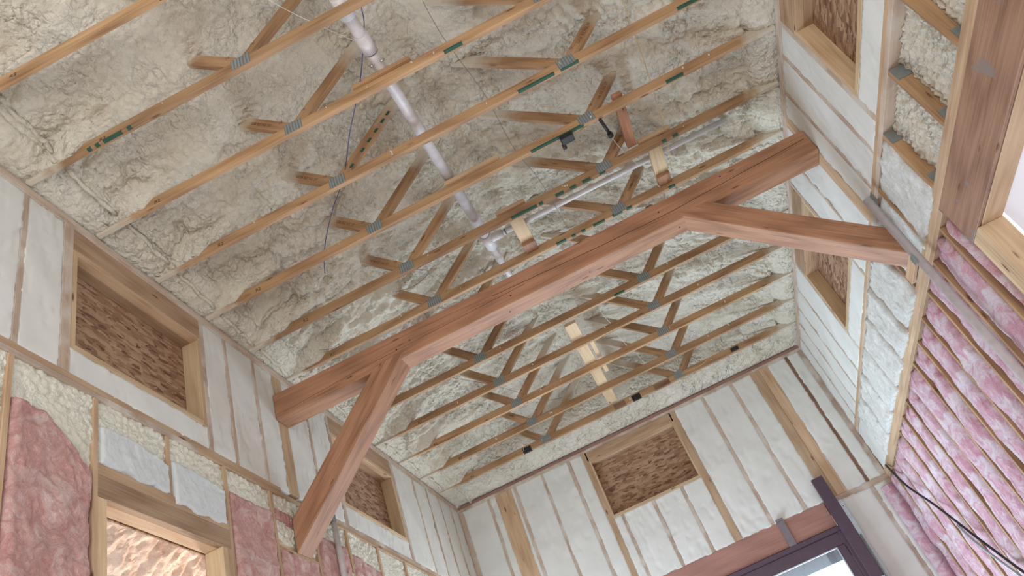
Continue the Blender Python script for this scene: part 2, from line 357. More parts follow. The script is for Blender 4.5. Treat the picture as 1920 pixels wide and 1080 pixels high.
# ------------------------------------------------------------------ CEILING (spray foam between the trusses)
def foam_z(x, y, d):
    dL = np.maximum(x - XL, 0); dR = np.maximum(XR - x, 0); dw = np.minimum(dL, dR); dE = np.maximum(YE - y, 0)
    far = np.clip((y - 4.2) / 2.0, 0, 1)
    roof = 6.86 - .262 * np.abs(x + .3) + .03 * np.exp(-((dw - .55) / .25) ** 2)
    # lumps
    wx = x + .10 * fbm(x * 3, y * 3, 3, 5); wy = y + .10 * fbm(x * 3 + 9, y * 3, 3, 6)
    f1, f2 = worley(wx * 6.5, wy * 6.5, 1); g1, g2 = worley(wx * 17, wy * 17, 2)
    big = fbm(x * 1.9, y * 2.4, 3, 3) - .5
    msk = np.clip((fbm(x * 1.3 + 4, y * 1.3, 3, 16) - .40) * 6, .25, 1)
    lump = .085 * f1 ** 2 * msk + .036 * g1 ** 1.5 * msk + .15 * big + .007 * np.clip(1 - (g2 - g1) * 6, 0, 1) - .03
    # knocked streaks further down the room
    r1 = fbm(x * 2.4 + 3, y * 9, 5, 8, .6); st = np.abs(r1 - .5) * 2
    q = fbm(x * 1.5 + .4 * y, y * 5.5, 4, 18, .55) * 7; qf = q - np.floor(q); ter = np.floor(q) + np.clip(qf / .16, 0, 1)
    rough = np.clip((fbm(x * 2.2, y * 6 + 3, 3, 19) - .46) * 9, 0, 1)
    lump = lump * (1 - .35 * far) + far * (.034 * (ter - 3.5) + .09 * (st - .25) + rough * (.075 * (fbm(x * 20, y * 36, 3, 9, .7) - .5)))
    lump = lump + (1 - far) * .02 * (fbm(x * 22, y * 22, 3, 4) - .5)
    z = roof + lump * np.clip(dw / .35 + .25, .25, 1)
    # shaved smooth panels at the far end middle
    flat = np.clip((y - 7.6) / .8, 0, 1) * np.clip((x + 1.6) / .5, 0, 1) * np.clip((1.6 - x) / .5, 0, 1)
    z = z * (1 - .7 * flat) + roof * .7 * flat
    # rise from the plates
    z = np.minimum(z, 6.275 - .145 * np.sqrt(np.clip(1 - (dw / .21) ** 2, 0, 1)) + np.where(dw > .21, (dw - .21) * 2.5, 0) + .030 * (worley(dw * 9, y * 26 + 2 * vnoise(x * 9, y * 9), 3)[0] - .5) * np.clip(dw * 12, 0, 1) + .03 * (fbm(x * 5, y * 6, 3, 12) - .5) * np.clip(dw * 9, 0, 1))
    z = np.minimum(z, 6.125 + .25 * np.clip(dE - .05, 0, 9) + np.where(dE > .40, (dE - .40) * 3.0, 0) + (.11 * (fbm(x * 6, y * 12, 4, 14, .6) - .5) + .03 * worley(x * 9, y * 14, 5)[0]) * np.clip(dE * 12, 0, 1))
    # ridge of foam along the eave blocking
    e = np.abs(dL - .20 - .03 * fbm(y * 1.5, y * 0, 2, 20)); z = z - .050 * np.exp(-(e / .017) ** 2) * 1.0
    for k in range(-3, 13):
        yk = YK(k); dy = np.abs(y - yk)
        jit = .16 * (TB[k & 255, 3] - .5)
        for dd, sgn in ((dL, 1), (dR, -1)):
            end = (.30 + .7 * jit + .10 * TB[(k * 7) & 255, 9 + sgn]) if sgn > 0 else .04
            ridge = 6.128 + 2.2 * np.clip(dy - .030, 0, 9) + np.clip(dd - end, 0, 9) * .75 + .012 * fbm(x * 16, y * 16, 2, 30)
            z = np.minimum(z, ridge)
            # foam coated underside of the top chord standing out of the surface
            a = dd - .22; tc = 6.19 + a * .25
            ok = (a > 0) & (dd < .62 + .10 * TB[(k * 3) & 255, 40 + sgn]) & (dy < .055)
            z = np.where(ok, np.minimum(z, tc + .4 * np.clip(dy - .035, 0, 9)), z)
    return z
xs = np.arange(XL - .14, XR + .15, .0115); ys = np.concatenate([np.arange(-.6, 1.2, .05), np.arange(1.2, YE + .15, .0115)])
gx, gy = np.meshgrid(xs, ys); gz = foam_z(gx, gy, None)
P = np.stack([gx, gy, gz], -1)[:, ::-1]
ceil = link('ceiling', grid_mesh('ceiling', P - np.array([0, 5, 6.3])), M['foam'], Matrix.Translation((0, 5, 6.3)), None)
rfb = box('roof_deck', M['osb'], ceil, XL - .3, XR + .3, -.6, YE + .3, 7.05, 7.08, 'y', 0)
ceil['kind'] = 'structure'; ceil['label'] = 'cream spray foam underside of the roof between the trusses'

# foam coated eave strip and coated stubs of the top chords, part of the ceiling
def fz(x, y): return float(foam_z(np.array([[x]]), np.array([[y]]), None)[0, 0])
for k in range(-1, 12):
    d = max(.07, .27 - .042 * k) if k < 6 else .10
    ya, yb = YK(k) + .06, YK(k + 1) - .06
    pts = []
    for i in range(9):
        t = i / 8; yy = ya + (yb - ya) * t; xx = XL + d - .03 * t + .006 * math.sin(i * 1.7 + k); pts.append((xx, yy, min(fz(xx, yy), fz(xx + .02, yy)) - .004))
    tube('foam_strip', M['foam'], ceil, pts, [.016 + .004 * math.sin(i * 2.1 + k) for i in range(9)], 8)
    if k > 9: continue
for k in range(0, 13):
    for X0, sg in ((XL, 1), (XR, -1)):
        j = .10 * (TB[(k * 5) & 255, 60 + sg] - .5); e = .58 + j
        o = board('coated_stub', M['foam'], ceil, (X0 + sg * .20, YK(k) + .002, 6.243), (X0 + sg * (e + .04), YK(k) + .002, 6.243 + .17 * (e - .16)), .056, .085, (0, 0, 1), .012)

# ------------------------------------------------------------------ FLOOR and the bits of shell outside the frame
fl = box('floor', M['floor'], None, XL - .2, XR + .2, -3.4, YE + .2, -.1, 0, 'y', 0); fl['kind'] = 'structure'

# ------------------------------------------------------------------ WALLS
DEP = .14
def shaved(seed, amp=.0065, bias=-.002, edge=.014):
    def f(u, v):
        h = bias + amp * (fbm(u * 6 + seed, v * 4 + seed * 3, 4, seed % 40) - .5) * 2
        w_, h_ = u.max(), v.max()
        e = np.minimum(np.minimum(u, w_ - u), np.minimum(v, h_ - v))
        h = h + .010 * np.clip(1 - e / edge, 0, 1) * (fbm(u * 22 + seed, v * 22, 3, (seed + 9) % 40) - .62) * 2
        tears = fbm(u * 26 + seed * 5, v * 7, 3, (seed + 3) % 40); h = h - .007 * np.clip((tears - .64) * 14, 0, 1)
        return h
    return f
def wall_panel(wall, side, a0, a1, z0, z1, hf, m='wfoam', step=.02, depth=.05, name='foam_panel', off=0, parent=None):
    """side L/R: a is y; E: a is x"""
    par = wall if parent is None else parent
    if side == 'L': return panel(name, M[m], par, (XL + off, a0, z0), (0, 1, 0), (0, 0, 1), (1, 0, 0), a1 - a0, z1 - z0, step, hf, depth)
    if side == 'R': return panel(name, M[m], par, (XR - off, a0, z0), (0, 1, 0), (0, 0, 1), (-1, 0, 0), a1 - a0, z1 - z0, step, hf, depth)
    return panel(name, M[m], par, (a0, YE - off, z0), (1, 0, 0), (0, 0, 1), (0, -1, 0), a1 - a0, z1 - z0, step, hf, depth)
def wbox(name, m, par, side, a0, a1, z0, z1, d0=0, d1=DEP, axis=None, bev=.002):
    """d0..d1: depth behind the wall face (negative stands proud)"""
    if side == 'L': return box(name, M[m], par, XL - d1, XL - d0, a0, a1, z0, z1, axis, bev)
    if side == 'R': return box(name, M[m], par, XR + d0, XR + d1, a0, a1, z0, z1, axis, bev)
    return box(name, M[m], par, a0, a1, YE + d0, YE + d1, z0, z1, axis, bev)
seed = [1]
def fill(wall, side, studs, z0, z1, skip=(), **kw):
    """foam panels between consecutive studs (list of (a0,a1))"""
    for (p, q) in zip(studs[:-1], studs[1:]):
        if q[0] - p[1] < .02: continue
        if any(s[0] < (p[1] + q[0]) / 2 < s[1] for s in skip): continue
        seed[0] += 1; o = .006
        wall_panel(wall, side, p[1] - o, q[0] + o, z0 - o, z1 + o, shaved(seed[0]), **kw)
def window_unit(n, side, a0, a1, ztop, hdr_top, zbot, label, wall):
    """boarded clerestory opening: header, sill, jambs and the osb board closing it"""
    win = struct('window_%d' % n, (XL if side == 'L' else XR if side == 'R' else (a0 + a1) / 2, YE if side == 'E' else (a0 + a1) / 2, (zbot + ztop) / 2))
    win['label'] = label
    wbox('header', 'hdr', win, side, a0 - .04, a1 + .04, ztop + .038, hdr_top, 0, .06)
    wbox('header', 'hdr', win, side, a0 - .04, a1 + .04, ztop + .040, hdr_top, .066, DEP)
    wbox('head_plate', 'stud', win, side, a0, a1, ztop, ztop + .037, .0, .066)
    wbox('head_plate', 'hdr', win, side, a0, a1, ztop + .0, ztop + .037, .068, DEP)
    wbox('window_sill', 'pale', win, side, a0, a1, zbot - .04, zbot, .0, DEP)
    wbox('jamb', 'pale', win, side, a0 - .038, a0, zbot - .04, ztop + .036, .001, DEP, 'z')
    wbox('jamb', 'pale', win, side, a1, a1 + .038, zbot - .04, ztop + .036, .001, DEP, 'z')
    wbox('osb_panel', 'osb', win, side, a0 - .03, a1 + .03, zbot - .03, ztop + .03, DEP + .001, DEP + .013)
    return win

# ---- left wall
WL = struct('wall_left', (XL, 5, 3)); WL['label'] = 'left wall of studs filled with white spray foam above a belt plate'
wbox('sheathing', 'osb', WL, 'L', -.6, 3.30, 0, 6.1, DEP + .016, DEP + .03)
wbox('sheathing', 'osb', WL, 'L', 4.42, YE, 0, 6.1, DEP + .016, DEP + .03)
wbox('sheathing', 'osb', WL, 'L', 3.30, 4.42, 4.07, 6.1, DEP + .016, DEP + .03)
wbox('top_plate', 'dusty', WL, 'L', -.6, YE, 6.066, 6.104); wbox('top_plate', 'dusty', WL, 'L', -.6, YE, 6.027, 6.065)
wbox('belt_plate', 'stud', WL, 'L', -.6, 5.25, 4.760, 4.800); wbox('belt_plate', 'dusty', WL, 'L', 5.6, YE, 4.760, 4.800)
wbox('belt_plate', 'dusty', WL, 'L', -.6, 4.2, 4.718, 4.758); wbox('belt_plate', 'stud', WL, 'L', 4.2, YE, 4.718, 4.758)
su = [(1.40, 1.44), (1.81, 1.85), (2.22, 2.26), (2.63, 2.67), (2.960, 3.038), (4.345, 4.395), (4.665, 4.705), (5.072, 5.11), (5.395, 5.54), (5.93, 5.965), (6.33, 6.388), (7.79, 7.855), (8.425, 8.46), (8.83, 8.865), (9.235, 9.27), (9.63, 9.665), (9.93, 9.97)]
for i, s in enumerate(su):
    wbox('wall_stud', 'stud' if i in (8,) else 'dusty', WL, 'L', s[0], s[1], 4.801, 6.026, 0, DEP, 'z')
fill(WL, 'L', su, 4.80, 6.027, skip=((3.05, 4.35), (6.40, 7.75)))
WIN = {}
WIN[1] = window_unit(1, 'L', 3.078, 4.305, 5.795, 6.026, 5.03, 'boarded clerestory opening in the left wall nearest the camera', WL)
WIN[2] = window_unit(2, 'L', 6.43, 7.75, 5.795, 6.026, 5.05, 'boarded clerestory opening in the left wall behind the sloping brace', WL)
wall_panel(WL, 'L', 3.035, 4.348, 4.79, 4.995, shaved(61)); wall_panel(WL, 'L', 6.385, 7.795, 4.79, 5.015, shaved(62))
# lower studs
lsl = [2.03, 2.64, 3.248, 5.085, 5.70, 6.30, 6.92, 7.54, 8.15, 8.76, 9.37]
for c in lsl: wbox('wall_stud', 'stud', WL, 'L', c - .019, c + .019, 0, 4.717, 0, DEP, 'z')
wbox('wall_stud', 'stud', WL, 'L', 4.478, 4.514, 0, 4.717, 0, DEP, 'z')
wbox('wall_stud', 'stud', WL, 'L', 3.868, 3.900, 4.28, 4.717, 0, DEP, 'z')
def lumpy(seed, amp=.03, base=-.03):
    def f(u, v):
        f1, f2 = worley(u * 21 + seed + .9 * vnoise(u * 12, v * 12, 3), v * 21 + .9 * vnoise(u * 12 + 5, v * 12, 4), seed % 7)
        g1, g2 = worley(u * 36 + seed, v * 36, (seed + 2) % 7)
        return base + amp * (.6 - f1) + amp * .35 * (.5 - g1) + amp * 1.6 * (fbm(u * 3 + seed, v * 3, 3, seed % 30) - .5)
    return f
bays = [(2.05, 2.62), (2.66, 3.228), (3.268, 3.868), (3.900, 4.478), (4.515, 5.065), (5.105, 5.68), (5.72, 6.28), (6.32, 6.90), (6.94, 7.52), (7.56, 8.13), (8.17, 8.74), (8.78, 9.35), (9.39, 9.95)]
tops = [4.44, 4.44, 4.47, 4.47, 4.53, 4.56, 4.53, 4.52, 4.52, 4.52, 4.5, 4.5, 4.5]
for i, (b, t) in enumerate(zip(bays, tops)):
    wall_panel(WL, 'L', b[0] - .004, b[1] + .004, t - .26, 4.722, lumpy(70 + i, .022, -.020), m='lfoam', step=.009 if i < 8 else .02, depth=.09)

# ---- batts
def batt_h(seed, bulge=.035, base=-.03, fib=.010, edge=.05, topdrop=None):
    def f(u, v):
        w_, h_ = u.max(), v.max()
        e = np.clip(np.minimum(u, w_ - u) / edge, 0, 1); e = np.sqrt(1 - (1 - e) ** 2); et = np.clip((h_ - v) / edge, 0, 1); et = np.sqrt(1 - (1 - et) ** 2)
        wx = u + .12 * fbm(u * 5 + seed, v * 5, 3, seed % 20); wy = v + .12 * fbm(u * 5 + 4, v * 5 + seed, 3, (seed + 3) % 20)
        rid = 1 - np.abs(fbm(wx * 9 + seed, wy * 6, 5, (seed + 6) % 20, .6) - .5) * 4
        return base - .035 + (bulge * .6 + .035) * e * et + bulge * (fbm(u * 4 + seed, v * 2.3, 3, (seed + 8) % 20) - .3) * e + fib * rid
    return f
def batt(name, m, side, a0, a1, z0, z1, label, group, seed, step=.012, bulge=.035, base=-.03, top=None, cat='insulation batt', fib=.012, rag=.012, edge=.05):
    nm = NN = None
    if side == 'L': O, Nn = (XL, a0, z0), (1, 0, 0)
    else: O, Nn = (XR, a0, z0), (-1, 0, 0)
    wd, ht = a1 - a0, z1 - z0
    def warp(u, v):
        t = v / ht; tp = 0 if top is None else top(u)
        vv = v + (tp) * t ** 3 + rag * (fbm(u * 18 + seed, v * 0 + seed, 3, 5) - .5) * 2 * t + (rag * 1.6 * (fbm(u * 9 + seed, v * 0 + 3, 4, 9) - .5) * 2 * (1 - t) if ht < .6 else 0)
        uu = u + rag * 1.2 * (fbm(v * 7 + seed, u * 0, 4, 7) - .5) * 2 * (2 * u / wd - 1)
        return uu, vv
    o = panel(name, M[m], None, O, (0, 1, 0), (0, 0, 1), Nn, wd, ht, step, batt_h(seed, bulge, base, fib, edge), .07, warp)
    return tag(o, label, cat, group)
GL = 'pink insulation batts in the left wall'
batt('pink_batt', 'pink', 'L', 1.9, 2.61, 2.2, 4.47, 'sliver of pink fibreglass batt at the left edge of the photo', GL, 3, bulge=.03)
batt('pink_batt', 'pink', 'L', 2.662, 3.222, 2.2, 4.50, 'large pink fibreglass batt left of the framed opening, its top sloping down', GL, 5, step=.008, bulge=.05, base=-.028,
     top=lambda u: -.04 - .30 * np.clip((u - .20) / .36, 0, 1) ** 1.6, fib=.016)
batt('pink_batt', 'pink', 'L', 4.519, 5.062, 2.2, 4.545, 'pink fibreglass batt right of the framed opening with a wooden jamb', GL, 8, step=.009, bulge=.045)
batt('pink_batt', 'pink', 'L', 5.108, 5.45, 4.478, 4.60, 'small pink tuft of batt above the pale blocking beside the left brace', GL, 9, step=.009, bulge=.03)
batt('pink_batt', 'pink', 'L', 5.108, 5.678, 3.0, 4.262, 'pink batt below the pale blocking under the left brace foot', GL, 10, step=.009, bulge=.04)
batt('pink_batt', 'pink', 'L', 5.722, 6.278, 3.0, 4.55, 'pink batt behind the white vertical pipe on the left wall', GL, 12, step=.009, bulge=.035)
batt('pink_batt', 'pink', 'L', 6.322, 6.898, 3.0, 4.54, 'pink batt under the second boarded opening, right of the white pipe', GL, 14, step=.01, bulge=.04, top=lambda u: -.08 * (u / .57))
batt('pink_batt', 'pink', 'L', 6.942, 7.518, 3.0, 4.40, 'furthest pink batt in the left wall at the bottom edge of the photo', GL, 15, step=.012, bulge=.04)
for i in (9, 10, 11, 12):
    b = bays[i]; wall_panel(WL, 'L', b[0], b[1], 3.0, tops[i] - .2, lumpy(170 + i, .02, -.04), m='lfoam', step=.04, depth=.08)
GW = 'white batts over the header in the left wall'
batt('white_batt', 'sheet_batt', 'L', 3.272, 3.895, 4.283, 4.545, 'smooth white batt over the left end of the header, beside the tall stud', GW, 21, step=.008, bulge=.022, base=-.012, fib=.010, edge=.025, rag=.02, top=lambda u: -.06 * np.clip((u - .3) / .3, 0, 1))
batt('white_batt', 'sheet_batt', 'L', 3.905, 4.470, 4.230, 4.545, 'creased white batt over the right end of the header', GW, 22, step=.008, bulge=.022, base=-.012, fib=.010, edge=.025, rag=.02, top=lambda u: -.05 * np.clip((u - .3) / .3, 0, 1))

# ---- framed opening in the left wall and the room behind
D1 = struct('door_1', (XL, 3.86, 2)); D1['label'] = 'framed doorway opening in the left wall to a warmly lit room'
wbox('header_top_plate', 'stud', D1, 'L', 3.268, 4.477, 4.205, 4.278, 0, DEP)
wbox('header', 'hdr', D1, 'L', 3.268, 4.477, 4.066, 4.204, 0, .045)
wbox('header', 'stud', D1, 'L', 3.268, 4.477, 4.067, 4.204, .047, DEP)
wbox('jamb', 'pale', D1, 'L', 3.268, 3.338, 0, 4.065, .002, DEP, 'z')
wbox('jamb', 'pale', D1, 'L', 4.385, 4.440, 0, 4.065, .002, DEP, 'z'); wbox('jamb', 'stud', D1, 'L', 4.441, 4.477, 0, 4.065, .002, DEP, 'z')
slope = Vector((-1, 0, -.52)).normalized()
c0 = Vector((-3.05, 2.0, 4.95)); Uv = np.array(slope); Vv = np.array((0, 1., 0)); Vv = Vv - Uv * Vv.dot(Uv); Vv /= np.linalg.norm(Vv); Nv = np.cross(Vv, Uv); Nv = Nv if Nv[2] < 0 else -Nv
def of(u, v):
    wx = u + .2 * fbm(u * 2.5, v * 2.5, 3, 2); wy = v + .2 * fbm(u * 2.5 + 8, v * 2.5, 3, 3)
    f1, f2 = worley(wx * 4, wy * 9, 3); g1, g2 = worley(wx * 10, wy * 20, 4)
    return .07 * (.6 - f1) + .03 * (.5 - g1) + .22 * (fbm(u * 1.4, v * 1.6, 3, 9) - .5)
oc = panel('ceiling_next_room', M['ofoam'], None, tuple(c0), tuple(Uv), tuple(Vv), tuple(Nv), 3.6, 6.0, .018, of, .05)
oc['kind'] = 'structure'; oc['label'] = 'sloping spray foamed ceiling of the next room seen through the framed opening'
rf = board('rafter', M['dark'], None, (-3.06, 3.66, 4.46), (-5.0, 3.90, 3.44), .05, .20, (0, 0, 1)); tag(rf, 'dark wooden rafter in the next room seen at the top left of the framed opening', 'rafter')
bb = wbox('wall_next_room', 'osb', None, 'L', 1.5, 9.5, 0, 3.0, 3.6, 3.65); bb['kind'] = 'structure'

# ---- pale blocking behind the left brace foot
bk = empty('blocking', (XL, 5.39, 4.37)); tag(bk, 'stack of pale lumber blocking between studs behind the foot of the left brace', 'wood blocking')
for z in (4.302, 4.342, 4.382, 4.422, 4.462): wbox('block', 'pale', bk, 'L', 5.106, 5.678, z - .0375, z, .02, DEP)
wbox('ledge', 'stud', bk, 'L', 5.106, 5.678, 4.225, 4.263, .0, DEP)

# ---- right wall
WR = struct('wall_right', (XR, 5, 3)); WR['label'] = 'right wall of studs with white spray foam above and pink batts below'
wbox('sheathing', 'osb', WR, 'R', -.6, YE, 4.19, 6.1, DEP + .016, DEP + .03); wbox('sheathing', 'osb', WR, 'R', 4.62, YE, 0, 4.19, DEP + .016, DEP + .03)
wbox('top_plate', 'dusty', WR, 'R', -.6, YE, 6.066, 6.104); wbox('top_plate', 'dusty', WR, 'R', -.6, YE, 6.027, 6.065)
wbox('belt_plate', 'stud', WR, 'R', -.6, YE, 4.760, 4.800); wbox('belt_plate', 'dusty', WR, 'R', -.6, YE, 4.718, 4.758)
sr = [(2.03, 2.07), (2.63, 2.67), (2.960, 3.038), (4.338, 4.395), (4.69, 4.73), (5.10, 5.14), (5.40, 5.55), (5.93, 5.965), (6.34, 6.388), (7.79, 7.84), (8.34, 8.375), (8.80, 8.835), (9.2, 9.235), (9.6, 9.635), (9.93, 9.97)]
for i, s in enumerate(sr): wbox('wall_stud', 'stud' if i in (6,) else 'dusty', WR, 'R', s[0], s[1], 4.801, 6.026, 0, DEP, 'z')
fill(WR, 'R', sr, 4.80, 6.027, skip=((3.05, 4.33), (6.40, 7.75)))
window_unit(3, 'R', 3.078, 4.300, 5.795, 6.026, 5.05, 'boarded clerestory opening in the right wall at the top of the photo', WR)
window_unit(4, 'R', 6.43, 7.75, 5.795, 6.026, 5.05, 'boarded clerestory opening in the right wall behind the right brace', WR)
wall_panel(WR, 'R', 3.035, 4.345, 4.79, 5.015, shaved(63)); wall_panel(WR, 'R', 6.385, 7.795, 4.79, 5.015, shaved(64))
wbox('lower_plate', 'stud', WR, 'R', 2.6, YE, 4.146, 4.185); wbox('lower_plate', 'stud', WR, 'R', 2.6, YE, 4.106, 4.1445)
wbox('lower_plate', 'stud', WR, 'R', 4.60, YE, 4.066, 4.1045)
gy_ = [2.66, 3.27, 3.875, 4.46, 5.06, 5.72, 6.40, 6.95, 7.56, 8.17, 8.78, 9.38]
for i, c in enumerate(gy_):
    t = wbox('wall_stud', 'hdr' if i > 4 else 'chord', WR, 'R', c - .019, c + .019, 4.187, 4.716, .0, DEP, 'z')
    if i < 4:
        for zz, dx in ((4.23, .02), (4.66, .0)):
            cp = box('connector_plate', M['plate'], t, XR + dx, XR + dx + .10, c - .0225, c - .0195, zz - .05, zz + .05, 'z', 0)
GG = 'white batts between the two plates of the right wall'
for i in range(len(gy_) - 1):
    a0, a1 = gy_[i] + .021, gy_[i + 1] - .021
    if i < 3: wall_panel(WR, 'R', a0 - .001, a1 + .001, 4.187, 4.716, lumpy(90 + i, .035, -.085), m='foam', step=.010, depth=.05)
    else:
        batt('white_batt', 'white_batt', 'R', a0 - .01, a1 + .012, 4.18, 4.716,
             ['fluffy white batt above the end of the big header, beside the last foamed bay', 'white batt behind the right brace foot',
              'white batt just past the right brace, third of the row', 'fourth white batt of the row along the right wall', 'fifth white batt of the row along the right wall',
              'sixth white batt of the row, four from the far corner', 'third white batt from the far right corner', 'flattened white batt, next to last before the far right corner'][i - 3] if i - 3 < 8 else 'last white batt in the far right corner', GG, 40 + i,
             step=.011, bulge=.05, base=-.035 if i == 3 else -.055 if i == 4 else -.012, fib=.012, rag=.03)
wall_panel(WR, 'R', 9.40, 9.95, 4.187, 4.716, shaved(65))

# header over the opening near the camera
hd = empty('opening_header', (XR, 3.4, 3.97)); tag(hd, 'massive brown timber header at the right edge over the bright opening', 'header beam')
box('inner_ply', M['bighdr'], hd, XR - .003, XR + .020, .6, 4.585, 3.778, 4.1045, 'y', .003)
box('core_ply', M['stud'], hd, XR + .028, XR + .165, .6, 4.585, 3.778, 4.1045, 'y', .003)
jk = empty('jack_post', (XR, 4.47, 0)); tag(jk, 'post of layered pale studs under the end of the right header', 'post')
for i in range(4): box('ply', M['pale'], jk, XR, XR + .165, 4.416 + i * .040, 4.4545 + i * .040, 0, 3.776, 'z', .0015)

# lower right wall studs and pink batts
st = [4.785 + .4064 * i for i in range(13)]
for c in st: wbox('wall_stud', 'chord', WR, 'R', c - .016, c + .016, 0, 4.0651, 0, DEP, 'z')
GP = 'pink insulation batts in the right wall'
wh = ['bright narrow pink batt between the layered post and the first stud', 'deep pink batt left of the grey conduit, at the top of the right wall', 'pink batt crossed by the grey conduit', 'third full pink batt of the right wall, under the right brace foot',
      'fourth full pink batt of the right wall', 'fifth full pink batt of the right wall', 'sixth full pink batt of the right wall', 'seventh full pink batt of the right wall, pale and streaky',
      'eighth full pink batt of the right wall', 'ninth full pink batt of the right wall', 'pale pink batt three bays from the far right corner', 'pale pink batt next to last before the far right corner', 'last full pink batt before the far right corner', 'narrow pink batt tucked in the far right corner']
edges = [(4.625, 4.766)] + [(st[i] + .019, st[i + 1] - .019) for i in range(12)] + [(9.69, 9.99)]
for i, (a0, a1) in enumerate(edges):
    a1 = min(a1, 9.99)
    if a1 - a0 < .05: continue
    batt('pink_batt', 'pinkr', 'R', a0 + .004, a1 - .040 + .018 * math.sin(i * 2.3), 1.2, 4.055, wh[i], GP, 60 + i, step=.013 if i < 8 else .018, bulge=.070, base=-.040, fib=.011, rag=.045, edge=.09)
rb = panel('pink_batt', M['pinkr'], None, (XR - .16, YE - .015, 1.2), (1, 0, 0), (0, 0, 1), (0, -1, 0), .16, 2.80, .015,
           lambda u, v: .02 + .05 * np.sin(np.clip(u / .16, 0, 1) * math.pi) + .02 * fbm(u * 9, v * 6, 4, 3), .03)
tag(rb, 'rolled edge of pink batt lapping onto the end wall in the right corner', 'insulation batt', GP)

# ---- end wall
WE = struct('wall_end', (XC, YE, 3)); WE['label'] = 'end wall of studs filled with white spray foam'
wbox('sheathing', 'osb', WE, 'E', XL - .1, XR + .1, 4.0, 6.1, DEP + .016, DEP + .03); wbox('sheathing', 'osb', WE, 'E', 1.50, XR + .1, 0, 4.0, DEP + .016, DEP + .03)
wbox('top_plate', 'lvl', WE, 'E', XL, XR, 6.066, 6.104); wbox('top_plate', 'dusty', WE, 'E', XL, XR, 6.027, 6.065)
se = [(-2.889, -2.83, 'dusty'), (-2.45, -2.415, 'dusty'), (-2.325, -2.085, 'stud'), (-2.045, -2.005, 'dusty'), (-1.62, -1.585, 'dusty'), (-1.22, -1.18, 'dusty'), (-1.0, -.925, 'stud'), (.325, .42, 'stud'),
      (.81, .85, 'dusty'), (1.235, 1.275, 'dusty'), (1.54, 1.665, 'stud'), (1.667, 1.795, 'stud'), (2.045, 2.085, 'dark'), (2.235, 2.293, 'dusty')]
for s in se: wbox('wall_stud', s[2], WE, 'E', s[0], s[1], 4.141 if s[0] > -2.7 else 2.0, 6.026, 0, DEP, 'z')
fill(WE, 'E', [(a, b) for a, b, _ in se], 4.14, 6.027, skip=((-.92, .32),), step=.025)
window_unit(5, 'E', -.905, .305, 5.855, 6.026, 5.08, 'boarded clerestory opening in the end wall above the sliding door', WE)
se2 = [(-.95, -.925), (-.82, -.783), (-.385, -.345), (.02, .058), (.325, .35)]
for s in se2[1:-1]: wbox('wall_stud', 'dusty', WE, 'E', s[0], s[1], 4.141, 5.038, 0, DEP, 'z')
fill(WE, 'E', se2, 4.14, 5.04, step=.02)
wbox('belt_plate', 'dusty', WE, 'E', 1.50, XR, 4.075, 4.139)
for a, b in ((2.045, 2.085), (2.25, 2.293)): wbox('wall_stud', 'dusty', WE, 'E', a, b, 0, 4.074, 0, DEP, 'z')
fill(WE, 'E', [(1.50, 1.54), (2.045, 2.085), (2.25, 2.293)], 1.0, 4.074, step=.03)
dh = wbox('door_header', 'lvl', None, 'E', -2.6, 1.475, 3.835, 4.139, .0, DEP, 'x'); tag(dh, 'long reddish header beam across the end wall above the sliding door', 'header beam')
stp = empty('metal_strap', (.92, YE, 4.0)); tag(stp, 'dark metal strap hanging over the door header', 'metal strap')
box('strap', M['strap'], stp, .865, .955, YE - .022, YE - .002, 3.80, 4.165, 'z', .002)
box('hook', M['strap'], stp, .865, .955, YE - .05, YE - .023, 4.14, 4.165, 'x', .002)

# ---- sliding door
D2 = struct('door_2', (-.6, YE, 2)); D2['label'] = 'dark framed sliding glass door in the end wall'
FZ = 3.825
def dbox(n, m, x0, x1, z0, z1, y0, y1, bev=.004): return box(n, M[m], D2, x0, x1, y0, y1, z0, z1, None, bev)
dbox('frame_head', 'frame', -2.6, 1.50, FZ - .055, FZ, YE - .03, YE + .10)
dbox('frame_jamb', 'frame', 1.44, 1.50, 0, FZ - .056, YE - .03, YE + .10)
dbox('door_rail', 'frame', -1.2, 1.436, FZ - .20, FZ - .058, YE + .0, YE + .05)
dbox('door_stile', 'frame', 1.345, 1.436, .1, FZ - .201, YE + .0, YE + .05)
dbox('glazing_bead', 'alu', -1.2, 1.342, FZ - .215, FZ - .202, YE - .002, YE + .03, .001)
dbox('glazing_bead', 'alu', 1.330, 1.343, .2, FZ - .217, YE - .002, YE + .03, .001)
dbox('glass_pane', 'glass', -1.2, 1.329, .2, FZ - .216, YE + .018, YE + .026, 0)
# porch outside seen through the glass
pc = empty('porch_roof', (0, 11.6, 3.6)); tag(pc, 'pale porch roof with thin rafters outside the sliding door glass', 'porch roof')
for i in range(9): board('rafter', M['strap'], pc, (-3.2 + i * .62, 10.4, 3.35), (-3.2 + i * .62, 12.6, 3.0), .05, .10)
board('fascia', M['alu'], pc, (-3.6, 10.36, 3.62), (2.6, 10.36, 3.62), .04, .16)
